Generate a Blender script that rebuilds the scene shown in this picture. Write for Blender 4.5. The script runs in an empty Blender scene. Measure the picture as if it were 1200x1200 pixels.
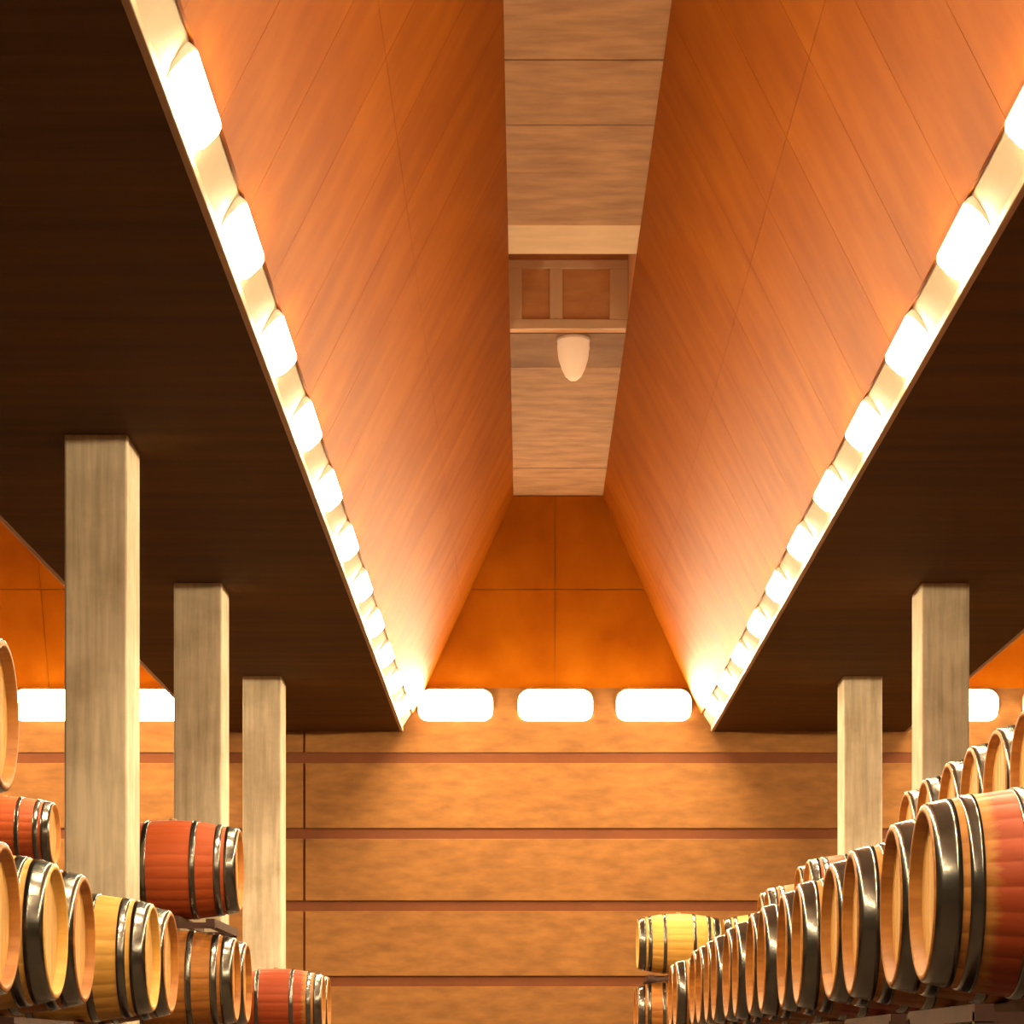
import bpy, math, random
from mathutils import Vector

random.seed(7)
PI = math.pi
EYE = 1.4                                   # camera height above the cellar floor
SC = bpy.context.scene
COL = SC.collection

# ------------------------------------------------------------------ camera, world, exposure
cam_d = bpy.data.cameras.new('camera')
cam = bpy.data.objects.new('camera', cam_d)
COL.objects.link(cam)
cam.location = (0, 0, EYE)
cam.rotation_euler = (PI / 2, 0, 0)
cam_d.sensor_width = 36
cam_d.lens = 90
cam_d.shift_x = -0.0125
cam_d.shift_y = 0.5333
cam_d.clip_start = 0.05
cam_d.clip_end = 200
SC.camera = cam

w = bpy.data.worlds.new('world')
SC.world = w
w.use_nodes = True
w.node_tree.nodes['Background'].inputs[0].default_value = (0, 0, 0, 1)
w.node_tree.nodes['Background'].inputs[1].default_value = 0

SC.view_settings.view_transform = 'Standard'
SC.view_settings.look = 'None'
SC.view_settings.gamma = 1
SC.view_settings.use_curve_mapping = False
SC.view_settings.exposure = 0.0

LAMP_COLOR = (1.0, 0.75, 0.43)
LAMP_POWER = {'side': 240.0, 'wall': 62.0}   # slim side lamps burn harder than the broad wall lamps

# ------------------------------------------------------------------ materials
def mat(name):
    m = bpy.data.materials.new(name)
    m.use_nodes = True
    nt = m.node_tree
    return m, nt, nt.nodes, nt.links, nt.nodes['Principled BSDF']

def ramp(nodes, stops):
    r = nodes.new('ShaderNodeValToRGB')
    e = r.color_ramp.elements
    while len(e) < len(stops):
        e.new(0.5)
    for i, (p, c) in enumerate(stops):
        e[i].position = p
        e[i].color = (*c, 1)
    return r

def coords(nodes, links, scale=(1, 1, 1), kind='Object', rot=(0, 0, 0)):
    tc = nodes.new('ShaderNodeTexCoord')
    mp = nodes.new('ShaderNodeMapping')
    mp.inputs['Scale'].default_value = scale
    mp.inputs['Rotation'].default_value = rot
    links.new(tc.outputs[kind], mp.inputs['Vector'])
    return tc, mp

def world_pos(nodes, links, scale):
    g = nodes.new('ShaderNodeNewGeometry')
    mp = nodes.new('ShaderNodeMapping')
    mp.inputs['Scale'].default_value = scale
    links.new(g.outputs['Position'], mp.inputs['Vector'])
    return mp

def noise(nodes, links, vec, scale, detail=4, rough=0.55):
    n = nodes.new('ShaderNodeTexNoise')
    n.inputs['Scale'].default_value = scale
    n.inputs['Detail'].default_value = detail
    n.inputs['Roughness'].default_value = rough
    links.new(vec.outputs[0], n.inputs['Vector'])
    return n

def bump(nodes, links, src, strength, dist, bsdf):
    b = nodes.new('ShaderNodeBump')
    b.inputs['Strength'].default_value = strength
    b.inputs['Distance'].default_value = dist
    links.new(src, b.inputs['Height'])
    links.new(b.outputs[0], bsdf.inputs['Normal'])

def mixc(nodes, links, fac, a, b, mode='MIX'):
    x = nodes.new('ShaderNodeMix')
    x.data_type = 'RGBA'
    x.blend_type = mode
    for s, i in ((fac, 0), (a, 6), (b, 7)):
        if isinstance(s, (int, float)):
            x.inputs[i].default_value = s
        elif isinstance(s, tuple):
            x.inputs[i].default_value = (*s, 1)
        else:
            links.new(s, x.inputs[i])
    return x.outputs[2]

def noisy(name, c0, c1, scale=(1, 1, 1), nscale=3, rough=0.7, bstr=0.2, bdist=0.01, detail=5, spread=(0.3, 0.7),
          metallic=0, spec=0.5):
    m, nt, N, L, B = mat(name)
    v = world_pos(N, L, scale)
    n = noise(N, L, v, nscale, detail)
    r = ramp(N, [(spread[0], c0), (spread[1], c1)])
    L.new(n.outputs[0], r.inputs[0])
    L.new(r.outputs[0], B.inputs['Base Color'])
    B.inputs['Roughness'].default_value = rough
    B.inputs['Metallic'].default_value = metallic
    B.inputs['Specular IOR Level'].default_value = spec
    if bstr:
        bump(N, L, n.outputs[0], bstr, bdist, B)
    return m

def plywood(name, dark, mid, light, rough):
    m, nt, N, L, B = mat(name)
    v = world_pos(N, L, (1.6, 2.2, 0.7))
    n = noise(N, L, v, 1.6, 4, 0.5)
    v2 = world_pos(N, L, (0.5, 0.5, 0.5))
    n2 = noise(N, L, v2, 1.1, 3)
    oi = N.new('ShaderNodeObjectInfo')
    r = ramp(N, [(0.25, dark), (0.5, mid), (0.75, light)])
    a = N.new('ShaderNodeMath'); a.operation = 'MULTIPLY_ADD'
    L.new(oi.outputs['Random'], a.inputs[0]); a.inputs[1].default_value = 0.14
    L.new(n.outputs[0], a.inputs[2])
    b = N.new('ShaderNodeMath'); b.operation = 'MULTIPLY_ADD'
    L.new(n2.outputs[0], b.inputs[0]); b.inputs[1].default_value = 0.45
    L.new(a.outputs[0], b.inputs[2])
    c = N.new('ShaderNodeMath'); c.operation = 'SUBTRACT'
    L.new(b.outputs[0], c.inputs[0]); c.inputs[1].default_value = 0.29
    L.new(c.outputs[0], r.inputs[0])
    L.new(r.outputs[0], B.inputs['Base Color'])
    B.inputs['Roughness'].default_value = rough
    B.inputs['Specular IOR Level'].default_value = 0.08
    B.inputs['Specular Tint'].default_value = (1, 0.55, 0.22, 1)
    B.inputs['Coat Weight'].default_value = 0.0
    B.inputs['Coat Roughness'].default_value = 0.33
    bump(N, L, n.outputs[0], 0.05, 0.01, B)
    return m

M = {}
M['plywood'] = plywood('orange_plywood', (0.24, 0.057, 0.001), (0.285, 0.074, 0.0015), (0.335, 0.096, 0.003), 0.5)
M['plywood_gap'] = noisy('plywood_backing', (0.13, 0.028, 0.003), (0.16, 0.036, 0.004), rough=0.8, bstr=0)
M['dark_boards'] = None
def dark_boards():
    m, nt, N, L, B = mat('dark_ceiling_boards')
    v = world_pos(N, L, (0.35, 3.0, 1))
    n = noise(N, L, v, 1.6, 5)
    g = N.new('ShaderNodeNewGeometry')
    s = N.new('ShaderNodeSeparateXYZ'); L.new(g.outputs['Position'], s.inputs[0])
    d = N.new('ShaderNodeMath'); d.operation = 'DIVIDE'; L.new(s.outputs[1], d.inputs[0]); d.inputs[1].default_value = 0.61
    f = N.new('ShaderNodeMath'); f.operation = 'FLOOR'; L.new(d.outputs[0], f.inputs[0])
    wn = N.new('ShaderNodeTexWhiteNoise'); wn.noise_dimensions = '1D'; L.new(f.outputs[0], wn.inputs['W'])
    a = N.new('ShaderNodeMath'); a.operation = 'MULTIPLY_ADD'
    L.new(wn.outputs['Value'], a.inputs[0]); a.inputs[1].default_value = 0.22; L.new(n.outputs[0], a.inputs[2])
    r = ramp(N, [(0.3, (0.055, 0.022, 0.002)), (0.85, (0.108, 0.045, 0.004))])
    L.new(a.outputs[0], r.inputs[0])
    L.new(r.outputs[0], B.inputs['Base Color'])
    B.inputs['Roughness'].default_value = 0.75
    B.inputs['Specular IOR Level'].default_value = 0.2
    bump(N, L, n.outputs[0], 0.15, 0.01, B)
    return m
M['dark_boards'] = dark_boards()
M['wall_panel'] = noisy('tan_wall_panel', (0.18, 0.072, 0.012), (0.28, 0.120, 0.024), (1.2, 1, 3.6), 2.6, 0.8, 0.25, 0.01, 6, (0.3, 0.72))
M['wall_joint'] = noisy('rust_wall_batten', (0.12, 0.029, 0.003), (0.15, 0.038, 0.004), (1, 1, 1), 3, 0.8, 0)
M['concrete_wall'] = noisy('plain_concrete', (0.20, 0.13, 0.07), (0.26, 0.17, 0.09), (1, 1, 1), 1.5, 0.85)
M['floor'] = noisy('dark_concrete_floor', (0.06, 0.035, 0.02), (0.085, 0.05, 0.03), (1, 1, 1), 1.2, 0.6)
M['reveal'] = noisy('cream_plaster', (0.36, 0.29, 0.19), (0.42, 0.34, 0.23), (1, 1, 1), 2, 0.7, 0.05)
M['lip'] = noisy('pale_lip_timber', (0.40, 0.27, 0.17), (0.46, 0.31, 0.20), (1, 1, 1), 2, 0.6, 0.05)
M['crown'] = noisy('crown_concrete', (0.29, 0.14, 0.055), (0.47, 0.255, 0.115), (1, 2.6, 1), 2.2, 0.8, 0.25, 0.01, 6)
M['lit_band_and_rail'] = noisy('painted_lit_band_and_rail', (0.64, 0.45, 0.27), (0.74, 0.53, 0.33), (1, 2.6, 1), 2.2, 0.8, 0.15)  # paints the lit band on the board before the recess; also hatch rails
M['crown_dark'] = noisy('hatch_timber', (0.56, 0.27, 0.10), (0.70, 0.36, 0.15), (1, 1, 3), 3, 0.7, 0.15)
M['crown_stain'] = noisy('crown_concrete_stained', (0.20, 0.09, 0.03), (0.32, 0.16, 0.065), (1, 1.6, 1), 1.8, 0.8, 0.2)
M['rack'] = noisy('rusty_rack_steel', (0.035, 0.012, 0.008), (0.06, 0.02, 0.012), (1, 1, 1), 9, 0.5, 0.1, 0.003)
M['housing'] = noisy('lamp_housing', (0.78, 0.72, 0.62), (0.82, 0.76, 0.66), (1, 1, 1), 3, 0.5, 0)
M['shade'] = noisy('peach_shade', (0.82, 0.62, 0.42), (0.86, 0.66, 0.46), (1, 1, 1), 3, 0.5, 0)
for _n in (M['shade'].node_tree.nodes['Principled BSDF'],):
    _n.inputs['Emission Color'].default_value = (1.0, 0.66, 0.36, 1); _n.inputs['Emission Strength'].default_value = 0.35
M['bung'] = noisy('bung_silicone', (0.30, 0.20, 0.12), (0.36, 0.25, 0.15), (1, 1, 1), 9, 0.6, 0)

def column_mat():
    m, nt, N, L, B = mat('board_marked_concrete')
    v = world_pos(N, L, (16, 16, 1.0))
    n = noise(N, L, v, 1.2, 5)
    v2 = world_pos(N, L, (1, 1, 1))
    n2 = noise(N, L, v2, 2.6, 5)
    r = ramp(N, [(0.3, (0.50, 0.42, 0.29)), (0.62, (0.72, 0.62, 0.47))])
    L.new(n.outputs[0], r.inputs[0])
    r2 = ramp(N, [(0.32, (0.72, 0.70, 0.66)), (0.6, (1, 1, 1))])
    L.new(n2.outputs[0], r2.inputs[0])
    L.new(mixc(N, L, 1.0, r.outputs[0], r2.outputs[0], 'MULTIPLY'), B.inputs['Base Color'])
    B.inputs['Roughness'].default_value = 0.85
    bump(N, L, n.outputs[0], 0.25, 0.006, B)
    return m
M['column'] = column_mat()

def lamp_mat(which):
    m, nt, N, L, B = mat('glowing_diffuser_' + which)
    B.inputs['Base Color'].default_value = (0.9, 0.9, 0.9, 1)
    B.inputs['Emission Color'].default_value = (*LAMP_COLOR, 1)
    B.inputs['Emission Strength'].default_value = LAMP_POWER[which]
    v = world_pos(N, L, (1, 1, 1))
    n = noise(N, L, v, 40, 1)
    r = ramp(N, [(0, (0.88, 0.88, 0.88)), (1, (0.92, 0.92, 0.92))])
    L.new(n.outputs[0], r.inputs[0]); L.new(r.outputs[0], B.inputs['Base Color'])
    return m
M['lamp_side'] = lamp_mat('side')
M['lamp_wall'] = lamp_mat('wall')

NST = 26
def stave_mat(name, c0, c1, belt=None, belt_w=0.0):
    """oak staves: each stave its own tone; a wine-stained belt where there is one"""
    m, nt, N, L, B = mat(name)
    tc, mp = coords(N, L, (1.2, 14, 14))
    n = noise(N, L, mp, 2.0, 5)
    s = N.new('ShaderNodeSeparateXYZ'); L.new(tc.outputs['Object'], s.inputs[0])
    at = N.new('ShaderNodeMath'); at.operation = 'ARCTAN2'
    L.new(s.outputs[2], at.inputs[0]); L.new(s.outputs[1], at.inputs[1])
    k = N.new('ShaderNodeMath'); k.operation = 'MULTIPLY'; L.new(at.outputs[0], k.inputs[0]); k.inputs[1].default_value = NST / (2 * PI)
    f = N.new('ShaderNodeMath'); f.operation = 'FLOOR'; L.new(k.outputs[0], f.inputs[0])
    oi = N.new('ShaderNodeObjectInfo')
    ad = N.new('ShaderNodeMath'); ad.operation = 'MULTIPLY_ADD'
    L.new(oi.outputs['Random'], ad.inputs[0]); ad.inputs[1].default_value = 57.0; L.new(f.outputs[0], ad.inputs[2])
    wn = N.new('ShaderNodeTexWhiteNoise'); wn.noise_dimensions = '1D'; L.new(ad.outputs[0], wn.inputs['W'])
    a = N.new('ShaderNodeMath'); a.operation = 'MULTIPLY_ADD'
    L.new(wn.outputs['Value'], a.inputs[0]); a.inputs[1].default_value = 0.28; L.new(n.outputs[0], a.inputs[2])
    r = ramp(N, [(0.30, c0), (1.0, c1)])
    L.new(a.outputs[0], r.inputs[0])
    out = r.outputs[0]
    if belt:
        ab = N.new('ShaderNodeMath'); ab.operation = 'ABSOLUTE'; L.new(s.outputs[0], ab.inputs[0])
        ns = noise(N, L, mp, 3.0, 3)
        q = N.new('ShaderNodeMath'); q.operation = 'MULTIPLY_ADD'
        L.new(ns.outputs[0], q.inputs[0]); q.inputs[1].default_value = 0.07; L.new(ab.outputs[0], q.inputs[2])
        mr = N.new('ShaderNodeMapRange')
        L.new(q.outputs[0], mr.inputs[0])
        mr.inputs[1].default_value = belt_w; mr.inputs[2].default_value = belt_w + 0.03
        mr.inputs[3].default_value = 0.92; mr.inputs[4].default_value = 0.0
        r2 = ramp(N, [(0.3, tuple(x * 0.72 for x in belt)), (1.0, belt)])
        L.new(a.outputs[0], r2.inputs[0])
        out = mixc(N, L, mr.outputs[0], out, r2.outputs[0])
    L.new(out, B.inputs['Base Color'])
    B.inputs['Roughness'].default_value = 0.5
    B.inputs['Specular IOR Level'].default_value = 0.22
    bump(N, L, n.outputs[0], 0.12, 0.004, B)
    return m
M['oak'] = stave_mat('oak_staves', (0.24, 0.080, 0.014), (0.45, 0.185, 0.038))
M['pale'] = stave_mat('pale_oak_staves', (0.50, 0.25, 0.045), (0.70, 0.40, 0.095))
M['belt'] = stave_mat('wine_belt_staves', (0.27, 0.10, 0.02), (0.46, 0.20, 0.045), (0.34, 0.050, 0.016), 0.30)
M['red'] = stave_mat('wine_red_staves', (0.36, 0.13, 0.03), (0.50, 0.22, 0.06), (0.44, 0.075, 0.018), 0.43)

def head_mat():
    m, nt, N, L, B = mat('barrel_head_oak')
    tc, mp = coords(N, L, (8, 14, 1.5))
    n = noise(N, L, mp, 1.6, 5)
    r = ramp(N, [(0.3, (0.54, 0.28, 0.07)), (0.7, (0.70, 0.41, 0.13))])
    L.new(n.outputs[0], r.inputs[0]); L.new(r.outputs[0], B.inputs['Base Color'])
    B.inputs['Roughness'].default_value = 0.55
    bump(N, L, n.outputs[0], 0.1, 0.003, B)
    return m
M['head'] = head_mat()

def hoop_mat():
    m, nt, N, L, B = mat('galvanised_hoop')
    tc, mp = coords(N, L, (1, 1, 1))
    n = noise(N, L, mp, 9, 3)
    r = ramp(N, [(0.3, (0.14, 0.135, 0.125)), (0.7, (0.19, 0.185, 0.17))])
    L.new(n.outputs[0], r.inputs[0]); L.new(r.outputs[0], B.inputs['Base Color'])
    r2 = ramp(N, [(0.3, (0.20, 0.20, 0.20)), (0.7, (0.26, 0.26, 0.26))])
    L.new(n.outputs[0], r2.inputs[0]); L.new(r2.outputs[0], B.inputs['Roughness'])
    B.inputs['Metallic'].default_value = 0.95
    return m
M['hoop'] = hoop_mat()

# ------------------------------------------------------------------ mesh helpers
class MB:
    def __init__(s): s.v, s.f = [], []
    def quadbox(s, c):                       # 8 corners: bottom ring 0-3, top ring 4-7
        b = len(s.v); s.v += [tuple(p) for p in c]
        s.f += [[b + i for i in q] for q in ((3, 2, 1, 0), (4, 5, 6, 7), (0, 1, 5, 4), (1, 2, 6, 5), (2, 3, 7, 6), (3, 0, 4, 7))]
        return s
    def box(s, x0, x1, y0, y1, z0, z1):
        return s.quadbox([(x0, y0, z0), (x1, y0, z0), (x1, y1, z0), (x0, y1, z0), (x0, y0, z1), (x1, y0, z1), (x1, y1, z1), (x0, y1, z1)])
    def quad(s, *p):
        b = len(s.v); s.v += [tuple(q) for q in p]; s.f.append(list(range(b, b + len(p)))); return s
    def mesh(s, name, m, smooth=False):
        me = bpy.data.meshes.new(name)
        me.from_pydata(s.v, [], s.f)
        me.materials.append(m)
        me.update()
        if smooth:
            for p in me.polygons: p.use_smooth = True
        return me

def obj(name, me, parent=None, loc=(0, 0, 0)):
    o = bpy.data.objects.new(name, me)
    COL.objects.link(o)
    o.parent = parent
    o.location = loc
    return o
def bevel(o, wdt, seg=2):
    b = o.modifiers.new('bevel', 'BEVEL'); b.width = wdt; b.segments = seg; b.limit_method = 'ANGLE'
    return o
def tag(o, label=None, cat=None, group=None, kind=None):
    if label: o['label'] = label
    if cat: o['category'] = cat
    if group: o['group'] = group
    if kind: o['kind'] = kind
    return o
def struct(name, me, label):
    return tag(obj(name, me), label, kind='structure')

# ------------------------------------------------------------------ the hall
Z = lambda h: EYE + h                        # heights below are measured from the eye
ZC = Z(4.06)                                 # underside of the dark ceiling
ZS = Z(4.28)                                 # top of the lit reveal along the sides, foot of the long slopes
ZR = Z(4.60)                                 # foot of the far slope, above the wall lights
ZT = Z(6.75)                                 # crown of a coffer
YW, YN = 31.8, -6.0                          # plank wall and the wall behind the camera
XL, XR = -9.6, 10.4
CX = (0.40, 0.40 - 6.27, 0.40 + 6.27)        # coffer axes
HO, HR, HT = 1.91, 1.81, 0.557               # half widths: opening, foot of slope, crown
YC0 = 0.6                                   # near end of the coffers
YF, YT = 31.78, 30.72                        # far slope: foot and crown
WORDS = ['first', 'second', 'third', 'fourth', 'fifth', 'sixth', 'seventh', 'eighth', 'ninth', 'tenth',
         'eleventh', 'twelfth', 'thirteenth', 'fourteenth', 'fifteenth', 'sixteenth', 'seventeenth', 'eighteenth']

struct('floor', MB().box(XL - .2, XR + .2, YN - .2, YW + .4, -0.2, 0).mesh('floor', M['floor']), 'dark concrete cellar floor under the barrel racks')
struct('wall_left', MB().box(XL - .2, XL, YN, YW, 0, ZC + .1).mesh('wall_left', M['concrete_wall']), 'plain concrete side wall beyond the deep barrel row')
struct('wall_right', MB().box(XR, XR + .2, YN, YW, 0, ZC + .1).mesh('wall_right', M['concrete_wall']), 'plain concrete side wall opposite the columns')
struct('wall_front', MB().box(XL - .2, XR + .2, YN - .2, YN, 0, ZC + .1).mesh('wall_front', M['concrete_wall']), 'plain concrete wall closing the near end of the cellar')

# far wall: tan panels in wide courses, rust battens recessed between them
wb = struct('wall_back', MB().box(XL - .2, XR + .2, YW + .03, YW + .3, 0, Z(6.9)).mesh('wall_back', M['wall_joint']),
            'tan plank wall with rust coloured horizontal joints')
grooves = [-1.40, -0.89, 0.03, 0.954, 1.89, 2.79, 3.73, 4.64]
xj = [XL, -2.74, 4.30, XR]
for i in range(len(grooves) - 1):
    for j in range(3):
        g0 = 0.066
        z0 = Z(grooves[i]) + g0; z1 = Z(grooves[i + 1]) - (g0 if i < len(grooves) - 2 else 0.02)
        x0 = xj[j] + 0.014; x1 = xj[j + 1] - 0.014
        bevel(obj('wall_panel', MB().box(x0, x1, YW, YW + .05, z0, z1).mesh('wall_panel', M['wall_panel']), wb), 0.006)

# dark flat ceiling between the openings
c = MB()
edges = [XL - .2]
for cx in sorted(CX): edges += [cx - HO - .03, cx + HO + .03]
edges.append(XR + .2)
for i in range(0, len(edges), 2):
    c.box(edges[i], edges[i + 1], YN, YW + .02, ZC, ZC + .14)
for cx in CX:
    c.box(cx - HO - .03, cx + HO + .03, YN, YC0, ZC, ZC + .14)
ceiling = struct('ceiling', c.mesh('ceiling', M['dark_boards']), 'dark brown boarded flat ceiling around the glowing coffers')

# a coffer: cream reveal, plywood slopes, concrete crown
SLEN = math.hypot(HR - HT, ZT - ZS)
NX, NZ = -(ZT - ZS) / SLEN, -(HR - HT) / SLEN          # inward normal of a long slope (x measured outwards)
def zs(s): return ZS + (ZT - ZS) * s
def side_pt(cx, sg, s, y, lift=0.0):
    """point on a coffer's long slope: sg -1/+1, s 0 foot .. 1 crown; lift = inwards off the backing"""
    return (cx + sg * (HR + (HT - HR) * s + NX * lift), y, zs(s) + NZ * lift)
SK = (ZR - ZS) / (ZT - ZS)                              # where the far slope starts to lean in
def yfar(s): return YW if s <= SK else YF + (YT - YF) * (s - SK) / (1 - SK)
def ynear(s): return YC0 + 1.06 * s
def hw(z): return HR + (HT - HR) * (z - ZS) / (ZT - ZS)
def prism(a, b):
    """closed slab between two matching outlines"""
    m_ = MB(); k = len(a); m_.v = [tuple(p) for p in a] + [tuple(p) for p in b]
    m_.f = [list(range(k))[::-1], list(range(k, 2 * k))] + [[i, (i + 1) % k, k + (i + 1) % k, k + i] for i in range(k)]
    return m_

RECESS = (21.5, 23.7)
PW, GAP, LIFT = 1.22, 0.006, 0.022
def coffer(cx, main):
    s = MB()
    for sg in (-1, 1):
        s.quad((cx + sg * (HO + .02), YC0, ZC + .03), (cx + sg * (HO + .02), YW, ZC + .03), (cx + sg * HR, YW, ZS), (cx + sg * HR, YC0, ZS))
    s.quad((cx - HO - .04, YC0, ZC), (cx + HO + .04, YC0, ZC), (cx + HR, YC0, ZS), (cx - HR, YC0, ZS))
    rv = obj('reveal', s.mesh('reveal', M['reveal']), ceiling)
    s = MB()
    for sg in (-1, 1):
        s.quad(side_pt(cx, sg, 0, ynear(0)), side_pt(cx, sg, 0, YW + .02), side_pt(cx, sg, SK, YW + .02), side_pt(cx, sg, 1, YT + .02), side_pt(cx, sg, 1, ynear(1)))
    s.quad((cx - hw(ZR), YF, ZR), (cx + hw(ZR), YF, ZR), (cx + HT, YT, ZT), (cx - HT, YT, ZT))
    s.quad((cx - HR, ynear(0), ZS), (cx + HR, ynear(0), ZS), (cx + HT, ynear(1), ZT), (cx - HT, ynear(1), ZT))
    shell = obj('coffer_slope', s.mesh('coffer_slope', M['plywood_gap' if main else 'plywood']), ceiling)
    # plywood sheets on the long slopes of the middle coffer: two rows, butted
    if main:
        for sg in (-1, 1):
            for row in (0, 1):
                s0, s1 = (0.0, 0.4995) if row == 0 else (0.5005, 1.0)
                corners = ((s0, GAP / 2), (s0, PW - GAP / 2), (s1, PW - GAP / 2), (s1, GAP / 2))
                me = prism([side_pt(cx, sg, a, y) for a, y in corners], [side_pt(cx, sg, a, y, LIFT) for a, y in corners]).mesh('plywood_sheet', M['plywood'])
                y = YF - PW * 1.5
                while y > YC0 + 1.2:
                    obj('plywood_sheet', me, shell, (0, y, 0)); y -= PW
                ya = YF - PW * .5 + GAP / 2
                if row == 1: ya = YF - PW * .5 + GAP / 2
                corners = [(s0, ya), (s0, yfar(s0) - .004)] + ([(SK, YF - .004)] if row == 0 else []) + [(s1, max(yfar(s1) - .004, ya + .02)), (s1, ya)]
                obj('plywood_sheet', prism([side_pt(cx, sg, a, y) for a, y in corners], [side_pt(cx, sg, a, y, LIFT) for a, y in corners]).mesh('plywood_sheet_hip', M['plywood']), shell)
    # far slope: two by two sheets
    for row in (0, 1):
        s0, s1 = (0.0, 0.52) if row == 0 else (0.524, 1.0)
        for hf in (0, 1):
            rings = []
            for l in (0, LIFT):
                ring = []
                for (a, e) in ((s0, 0), (s0, 1), (s1, 1), (s1, 0)):
                    z = ZR + (ZT - ZR) * a; w_ = hw(z)
                    lo, hi = (-w_ + .02, -0.03 - .003) if hf == 0 else (-0.03 + .003, w_ - .02)
                    ring.append((cx + (lo if e == 0 else hi), YF + (YT - YF) * a - l * .9, z - l * .45))
                rings.append(ring)
            obj('plywood_sheet', prism(*rings).mesh('plywood_sheet_end', M['plywood']), shell)
    # crown of wide concrete boards
    crown = obj('coffer_crown', MB().box(cx - HT - .1, cx + HT + .1, YC0 + .9, YT + .1, ZT + 1.1, ZT + 1.2).mesh('coffer_crown', M['crown_dark']), ceiling)
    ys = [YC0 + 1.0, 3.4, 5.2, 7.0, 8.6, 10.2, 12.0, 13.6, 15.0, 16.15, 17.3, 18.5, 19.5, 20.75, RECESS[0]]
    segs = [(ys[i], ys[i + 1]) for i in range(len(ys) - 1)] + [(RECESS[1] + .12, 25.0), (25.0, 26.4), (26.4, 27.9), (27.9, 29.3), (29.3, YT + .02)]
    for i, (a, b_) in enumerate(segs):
        me = MB().box(cx - HT - .02, cx + HT + .02, a + .008, b_ - .008, ZT, ZT + .12 + .004 * (i % 3)).mesh('crown_board', M['lit_band_and_rail'] if abs(b_ - RECESS[0]) < .01 else M['crown_stain'] if abs(a - RECESS[1]) < .2 else M['crown'])
        o = obj('crown_board', me, crown)
        o.location.z = random.uniform(-.008, .004)
    # recess in the crown with a framed hatch on its far face
    b = MB()
    for sg in (-1, 1):
        x0, x1 = sorted((cx + sg * HT, cx + sg * (HT + .06)))
        b.box(x0, x1, RECESS[0], RECESS[1], ZT, ZT + 1.1)
    obj('recess_cheek', b.mesh('recess_cheek', M['crown_dark']), crown)
    yb = RECESS[1]
    obj('hatch_board', MB().box(cx - HT - .05, cx + HT + .05, yb + .03, yb + .12, ZT, ZT + 1.12).mesh('hatch_board', M['crown_dark']), crown)
    for (x0, x1, z0, z1) in ((-HT, HT, 0, .09), (-HT, HT, .56, .64), (-HT, -HT + .13, .09, .56), (-.17, -.05, .09, .56), (HT - .17, HT, .09, .56)):
        bevel(obj('hatch_rail', MB().box(cx + x0, cx + x1, yb - .01, yb + .03, ZT + z0, ZT + z1).mesh('hatch_rail', M['lit_band_and_rail']), crown), .008)

for k, cx in enumerate(CX): coffer(cx, k == 0)

# pale timber lip round each opening
n = 0
where = ('the middle coffer', 'the coffer by the deep barrel row', 'the coffer behind the two columns')
for k, cx in enumerate(CX):
    for sg in (-1, 1):
        n += 1
        x0, x1 = sorted((cx + sg * HO, cx + sg * (HO + .04)))
        side = 'three-column' if sg < 0 else 'two-column'
        bevel(struct('trim_%d' % n, MB().box(x0, x1, YC0, YW - .01, ZC - .006, ZC + .05).mesh('trim', M['lip']),
              'pale timber lip along %s, %s edge' % (where[k], 'column-side' if (sg > 0) == (k == 1) else 'outer') if k else
              'pale timber lip along the middle coffer on its %s side' % side), .006)

# ------------------------------------------------------------------ cove lights
def rrect(w_, h_, r, n=6):
    out = []
    for (sx, sy, a0) in ((1, 1, 0), (-1, 1, PI / 2), (-1, -1, PI), (1, -1, 1.5 * PI)):
        for i in range(n + 1):
            a = a0 + i * PI / 2 / n
            out.append((sx * (w_ / 2 - r) + r * math.cos(a), sy * (h_ / 2 - r) + r * math.sin(a)))
    return out
def domed(w_, h_, r, rings, name, m):
    """rounded-rectangle dome facing +x; rings = (inset, height)"""
    b = MB(); k = 0
    for ins, hh in rings:
        ring = rrect(w_ - 2 * ins, h_ - 2 * ins, max(r - ins, .01))
        k = len(ring); b.v += [(hh, p, q) for p, q in ring]
    for i in range(len(rings) - 1):
        for j in range(k):
            b.f.append([i * k + j, i * k + (j + 1) % k, (i + 1) * k + (j + 1) % k, (i + 1) * k + j])
    b.f.append([(len(rings) - 1) * k + j for j in range(k)])
    b.f.append(list(range(k))[::-1])
    return b.mesh(name, m, True)
LW, LH, LS = 0.92, 0.41, 0.165              # lamp width, height on the wall, height on the side reveals
def lamp_meshes(h_, m_):
    r = h_ * .36
    return (domed(LW, h_, r, [(0, .02), (0, .03), (.012, .042), (.03, .048), (.06, .05)], 'diffuser', m_),
            domed(LW + .02, h_ + .02, r + .01, [(0, -.06), (0, .018), (.005, .023)], 'housing', M['housing']))
WALL_LAMP, SIDE_LAMP = lamp_meshes(LH, M['lamp_wall']), lamp_meshes(LS, M['lamp_side'])
def cove_light(loc, rz, label, group, tilt, meshes):
    t = obj('cove_light', None, None, loc); t.empty_display_size = .1
    t.rotation_euler = (0, tilt, rz)
    tag(t, label, 'light', group)
    obj('housing', meshes[1], t); obj('diffuser', meshes[0], t)
    return t
ZL = (ZC + .06 + ZS) / 2
tilt = math.radians(46)
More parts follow.
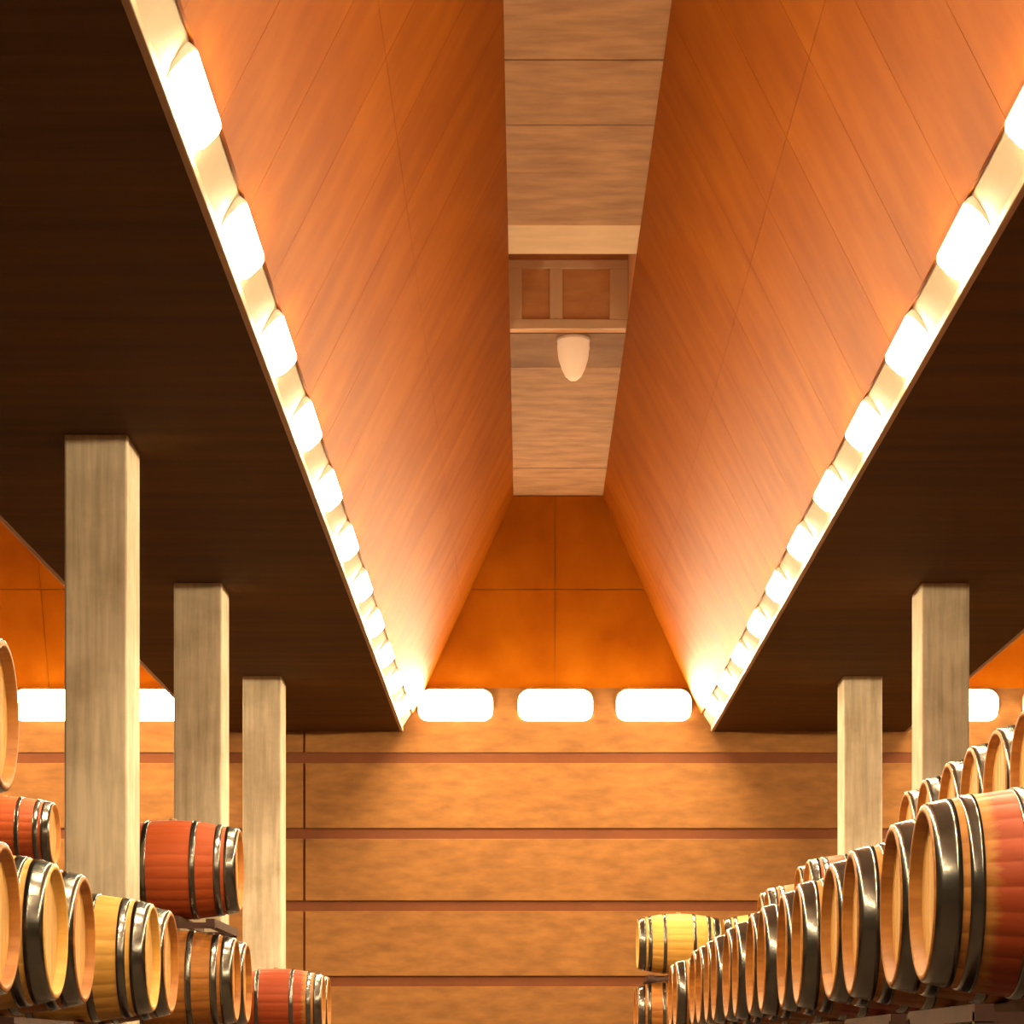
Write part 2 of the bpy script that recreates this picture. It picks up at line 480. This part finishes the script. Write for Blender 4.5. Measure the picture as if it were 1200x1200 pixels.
for k, cx in enumerate(CX):
    for sg in (-1, 1):
        if k == 0:
            lab = 'glowing cove light, %%s from the plank wall, middle coffer, %s side' % ('three-column' if sg < 0 else 'two-column')
        elif k == 1:
            lab = 'added unseen cove light, %%s from the plank wall, deep-row coffer, %s edge' % ('outer' if sg < 0 else 'column-side')
        else:
            lab = 'added unseen cove light, %%s from the plank wall, two-column rear coffer, %s edge' % ('column-side' if sg < 0 else 'outer')
        grp = 'cove lights, coffer %d, edge %d' % (k + 1, (sg + 3) // 2)
        for q in range(-5 if k == 0 else 6, 11):  # side coffers: unseen far lamps added to brighten their slopes and the wall
            xm = cx + sg * ((HO + HR) / 2 - .002)
            cove_light((xm, 11.2 + 1.92 * q, ZL), 0 if sg < 0 else PI, lab % WORDS[10 - q], grp, tilt, SIDE_LAMP)
    for j, dx in enumerate((-1.24, 0, 1.22)):
        pos = ('at the three-column corner', 'in the middle', 'at the two-column corner')[j] if k == 0 else ('first', 'second', 'third')[j]
        if k == 0:
            lab = 'glowing cove light above plank wall under middle coffer, %s' % pos
        else:
            lab = 'glowing cove light above plank wall, %s, in coffer %s' % (
                (('beside the side wall', 'at centre', 'beside the columns') if k == 1 else ('beside the columns', 'at centre', 'beside the side wall'))[j],
                'over the deep row' if k == 1 else 'behind two columns')
        cove_light((cx + dx - .02, YW - .02, Z(4.375)), -PI / 2, lab, 'cove lights above the plank wall', math.radians(20), WALL_LAMP)

# small downward dome lamp on the crown, past the hatch
def dome_lamp(x, y):
    t = obj('dome_lamp', None, None, (x, y, ZT)); t.empty_display_size = .1
    tag(t, 'small peach dome lamp hanging from the middle coffer crown beside the hatch', 'lamp')
    b = MB(); prof = [(.0, -.40), (.035, -.395), (.075, -.36), (.11, -.29), (.138, -.20), (.15, -.10), (.15, -.02), (.142, 0)]
    nn = 28
    for r, z in prof:
        b.v += [(r * math.cos(2 * PI * i / nn), r * math.sin(2 * PI * i / nn), z) for i in range(nn)]
    for i in range(len(prof) - 1):
        for j in range(nn):
            b.f.append([i * nn + j, i * nn + (j + 1) % nn, (i + 1) * nn + (j + 1) % nn, (i + 1) * nn + j])
    obj('lamp_shade', b.mesh('lamp_shade', M['shade'], True), t)
    b = MB()
    for z, r in ((0.01, .155), (-.03, .155)):
        b.v += [(r * math.cos(2 * PI * i / nn), r * math.sin(2 * PI * i / nn), z) for i in range(nn)]
    for j in range(nn): b.f.append([j, (j + 1) % nn, nn + (j + 1) % nn, nn + j])
    b.f.append(list(range(nn))); b.f.append(list(range(nn, 2 * nn))[::-1])
    obj('mounting_ring', b.mesh('mounting_ring', M['housing']), t)
dome_lamp(0.455, 24.0)

# ------------------------------------------------------------------ columns
for (x0, ylist, what) in ((-3.0, (16.67, 21.87, 27.2), 'row of three'), (3.39, (21.87, 27.2), 'pair')):
    for i, y in enumerate(ylist):
        nth = ('third', 'second', 'first')[i + (3 - len(ylist))]
        me = MB().box(x0, x0 + .41, y, y + .56, 0, ZC + .01).mesh('column', M['column'])
        o = obj('column', me)
        bevel(o, .018, 3)
        tag(o, 'square concrete column in the %s, %s from the plank wall' % (what, nth), 'column', 'square concrete columns')

# ------------------------------------------------------------------ barrels
HL, RB, RH = 0.475, 0.350, 0.285             # half length, bilge radius, head radius
def rad(x): return RB - (RB - RH) * (abs(x) / HL) ** 2
def body_mesh(m):
    b = MB(); fr = (0, .05, .5, .95); na = NST * 4
    prof = [(-HL + .045, .255), (-HL + .004, .262), (-HL, .268), (-HL, RH - .006)]
    nx = 22
    prof += [(-HL + .004 + (2 * HL - .008) * i / nx, None) for i in range(nx + 1)]
    prof += [(HL, RH - .006), (HL, .268), (HL - .004, .262), (HL - .045, .255)]
    for x, r in prof:
        for st in range(NST):
            for f in fr:
                a = 2 * PI * (st + f) / NST
                rr = r if r is not None else rad(x)
                if f == 0 and r is None: rr -= .0015
                b.v.append((x, rr * math.cos(a), rr * math.sin(a)))
    for i in range(len(prof) - 1):
        for j in range(na):
            b.f.append([i * na + j, i * na + (j + 1) % na, (i + 1) * na + (j + 1) % na, (i + 1) * na + j][::-1])
    b.f.append(list(range(na)))
    k = (len(prof) - 1) * na
    b.f.append(list(range(k, k + na))[::-1])
    return b.mesh('staves', m, True)
def hoop_mesh(xa, xb):
    b = MB(); nn = 56; t = .0045
    xs = [(xa, -.004), (xa, t), (xa + (xb - xa) * .25, t + .001), (xa + (xb - xa) * .75, t + .001), (xb, t), (xb, -.004)]
    for x, d in xs:
        r = rad(x) + d
        b.v += [(x, r * math.cos(2 * PI * i / nn), r * math.sin(2 * PI * i / nn)) for i in range(nn)]
    for i in range(len(xs) - 1):
        for j in range(nn):
            b.f.append([i * nn + j, i * nn + (j + 1) % nn, (i + 1) * nn + (j + 1) % nn, (i + 1) * nn + j][::-1])
    me = b.mesh('hoop', M['hoop'], True)
    return me
def head_mesh(sg):
    """recessed head of seven boards, V joints between"""
    b = MB(); R = .259; nb = 7; xo = sg * (HL - .042)
    for k in range(nb):
        y0 = -R + 2 * R * k / nb; y1 = -R + 2 * R * (k + 1) / nb
        ysl = [y0 + .0015, y0 + .006] + [y0 + (y1 - y0) * q / 4 for q in (1, 2, 3)] + [y1 - .006, y1 - .0015]
        top, bot = [], []
        for i, y in enumerate(ysl):
            h = math.sqrt(max(R * R - y * y, 1e-6))
            d = .004 if i in (0, len(ysl) - 1) else 0
            top.append((xo - sg * d, y, h)); bot.append((xo - sg * d, y, -h))
        base = len(b.v); b.v += top + bot; m_ = len(ysl)
        for i in range(m_ - 1):
            q = [base + i, base + i + 1, base + m_ + i + 1, base + m_ + i]
            b.f.append(q if sg < 0 else q[::-1])
    b.quad(*[(xo - sg * .005, R * math.cos(2 * PI * i / 40) , R * math.sin(2 * PI * i / 40)) for i in range(40)])
    return b.mesh('head', M['head'])
def bung_mesh():
    b = MB(); nn = 14
    for z, r in ((RB - .01, .026), (RB + .010, .026), (RB + .014, .020)):
        b.v += [(r * math.cos(2 * PI * i / nn), r * math.sin(2 * PI * i / nn), z) for i in range(nn)]
    for i in range(2):
        for j in range(nn): b.f.append([i * nn + j, i * nn + (j + 1) % nn, (i + 1) * nn + (j + 1) % nn, (i + 1) * nn + j])
    b.f.append(list(range(2 * nn, 3 * nn)))
    return b.mesh('bung', M['bung'])
BODY = {k: body_mesh(M[k]) for k in ('oak', 'pale', 'belt', 'red')}
HSPAN = [(.006, .088), (.112, .158), (.285, .325)]
HOOPS = [hoop_mesh(-HL + a, -HL + b_) for a, b_ in HSPAN] + [hoop_mesh(HL - b_, HL - a) for a, b_ in HSPAN]
HEADS = [head_mesh(-1), head_mesh(1)]
BUNG = bung_mesh()
LOOK = {'oak': 'brown oak', 'pale': 'pale yellow oak', 'belt': 'red-belted oak', 'red': 'wine-red stained'}

def barrel(xc, y, h, kind, label, group):
    t = obj('wine_barrel', None, None, (xc, y, Z(h) - RB)); t.empty_display_size = .1
    t.rotation_euler.z = random.uniform(-.02, .02)
    tag(t, label, 'barrel', group)
    parts = [('staves', BODY[kind])] + [('hoop', m_) for m_ in HOOPS] + [('head', m_) for m_ in HEADS]
    for nme, me in parts:
        obj(nme, me, t, (0, 0, RB))
    obj('bung', BUNG, t, (0, 0, RB))
    return t

# ------------------------------------------------------------------ racks
RL = 1.40                                    # rack length along the row (two barrels)
def rack(xc, yc, h, label, legs, group):
    """steel rack under a pair of barrels whose centres lie at height h; legs reach the floor"""
    zt = Z(h) - RB + .0008             # rail top, touching the staves
    z0 = 0 if legs else zt - .085
    t = obj('barrel_rack', None, None, (xc, yc, z0)); t.empty_display_size = .1
    tag(t, label, 'rack', group)
    for sg in (-1, 1):
        b = MB().box(-.025, .025, -RL / 2, RL / 2, zt - .05 - z0, zt - z0)
        obj('rail', b.mesh('rail', M['rack']), t, (sg * .09, 0, 0))
        obj('beam', MB().box(sg * .33 - .03, sg * .33 + .03, -RL / 2, RL / 2, zt - .075 - z0, zt - .02 - z0).mesh('beam', M['rack']), t)
    for e in (-1, 1):
        obj('crossbar', MB().box(-.36, .36, e * (RL / 2 - .025) - .02, e * (RL / 2 - .025) + .02, zt - .085 - z0, zt - .045 - z0).mesh('crossbar', M['rack']), t)
    if legs:
        for sg in (-1, 1):
            for e in (-1, 1):
                x, y = sg * .33, e * (RL / 2 - .025)
                obj('leg', MB().box(x - .025, x + .025, y - .025, y + .025, 0, zt - .08).mesh('leg', M['rack']), t)
    return t

T1, T2, T3 = 0.54, 1.32, 2.10
XA, XB, XC_, XD = -2.0 - HL, 1.3 + HL, 2.3 + HL, -4.4 - HL

def row(xc, h, items, rowname, group, racks, rackname, legs):
    """items = (y, kind), nearest last in the list is fine: counted from the plank wall"""
    items = sorted(items, reverse=True)
    for i, (y, kind) in enumerate(items):
        barrel(xc, y, h, kind, '%s barrel, %s from plank wall, %s' % (LOOK[kind], WORDS[i], rowname), group)
    for i, yc in enumerate(sorted(racks, reverse=True)):
        rack(xc, yc, h, 'rusty steel rack, %s from the plank wall, %s' % (WORDS[i], rackname), legs, 'racks ' + rackname)

# row beside the three columns
row(XA, T1, [(26.2, 'belt'), (25.49, 'belt'), (18.5, 'oak'), (17.79, 'oak'), (14.51, 'oak'), (13.8, 'pale'), (11.65, 'oak'), (10.94, 'pale'), (9.88, 'oak')],
    'lower tier beside columns', 'barrels beside the three columns, lower tier',
    [25.85, 18.15, 14.14, 11.30, 9.55], 'under the lower tier beside columns', True)
barrel(XA, 18.0, T2, 'red', 'wine-red stained barrel alone on the upper tier between the columns', None)
rack(XA, 18.15, T2, 'rusty steel rack under the lone wine-red upper barrel', False, None)
barrel(XA, 9.86, T2, 'oak', 'brown oak barrel on the upper tier nearer than the three columns', None)
rack(XA, 9.55, T2, 'rusty steel rack under the upper oak barrel nearer than the three columns', False, None)
# deep row
barrel(XD, 24.0, T3, 'red', 'wine-red barrel high in the deep row behind the three columns', None)
rack(XD, 24.35, T3, 'tall rusty steel rack under the high barrel of the deep row', True, None)
# front row on the side of the two columns
row(XB, T1, [(8.4, 'belt'), (9.11, 'oak'), (10.25, 'oak'), (10.96, 'belt'), (12.25, 'belt'), (12.97, 'oak'), (14.1, 'oak'), (14.81, 'oak'), (15.85, 'oak'),
             (16.56, 'oak'), (17.65, 'oak'), (18.36, 'belt'), (19.2, 'oak'), (19.91, 'oak'), (22.2, 'oak'), (22.91, 'oak'), (29.6, 'oak'), (30.31, 'oak')],
    'lower front row', 'barrels of the front row, lower tier',
    [8.75, 10.6, 12.61, 14.45, 16.2, 18.0, 19.55, 22.55, 29.95], 'under the front row facing three columns', True)
barrel(XB, 29.6, T2, 'pale', 'pale yellow oak barrel alone on top of the front row by plank wall', None)
rack(XB, 29.95, T2, 'rusty steel rack under the pale barrel by the plank wall', False, None)
# rear row, upper tier
row(XC_, T2, [(11.85, 'oak'), (12.56, 'oak'), (13.27, 'belt'), (13.98, 'oak'), (14.8, 'oak'), (15.51, 'oak'), (20.9, 'red'), (21.61, 'oak'), (24.4, 'oak'), (25.11, 'oak'), (29.7, 'pale')],
    'rear row before two columns', 'barrels of the rear row, upper tier',
    [12.2, 13.61, 15.15, 21.25, 24.75, 29.9], 'under the rear row before two columns', True)
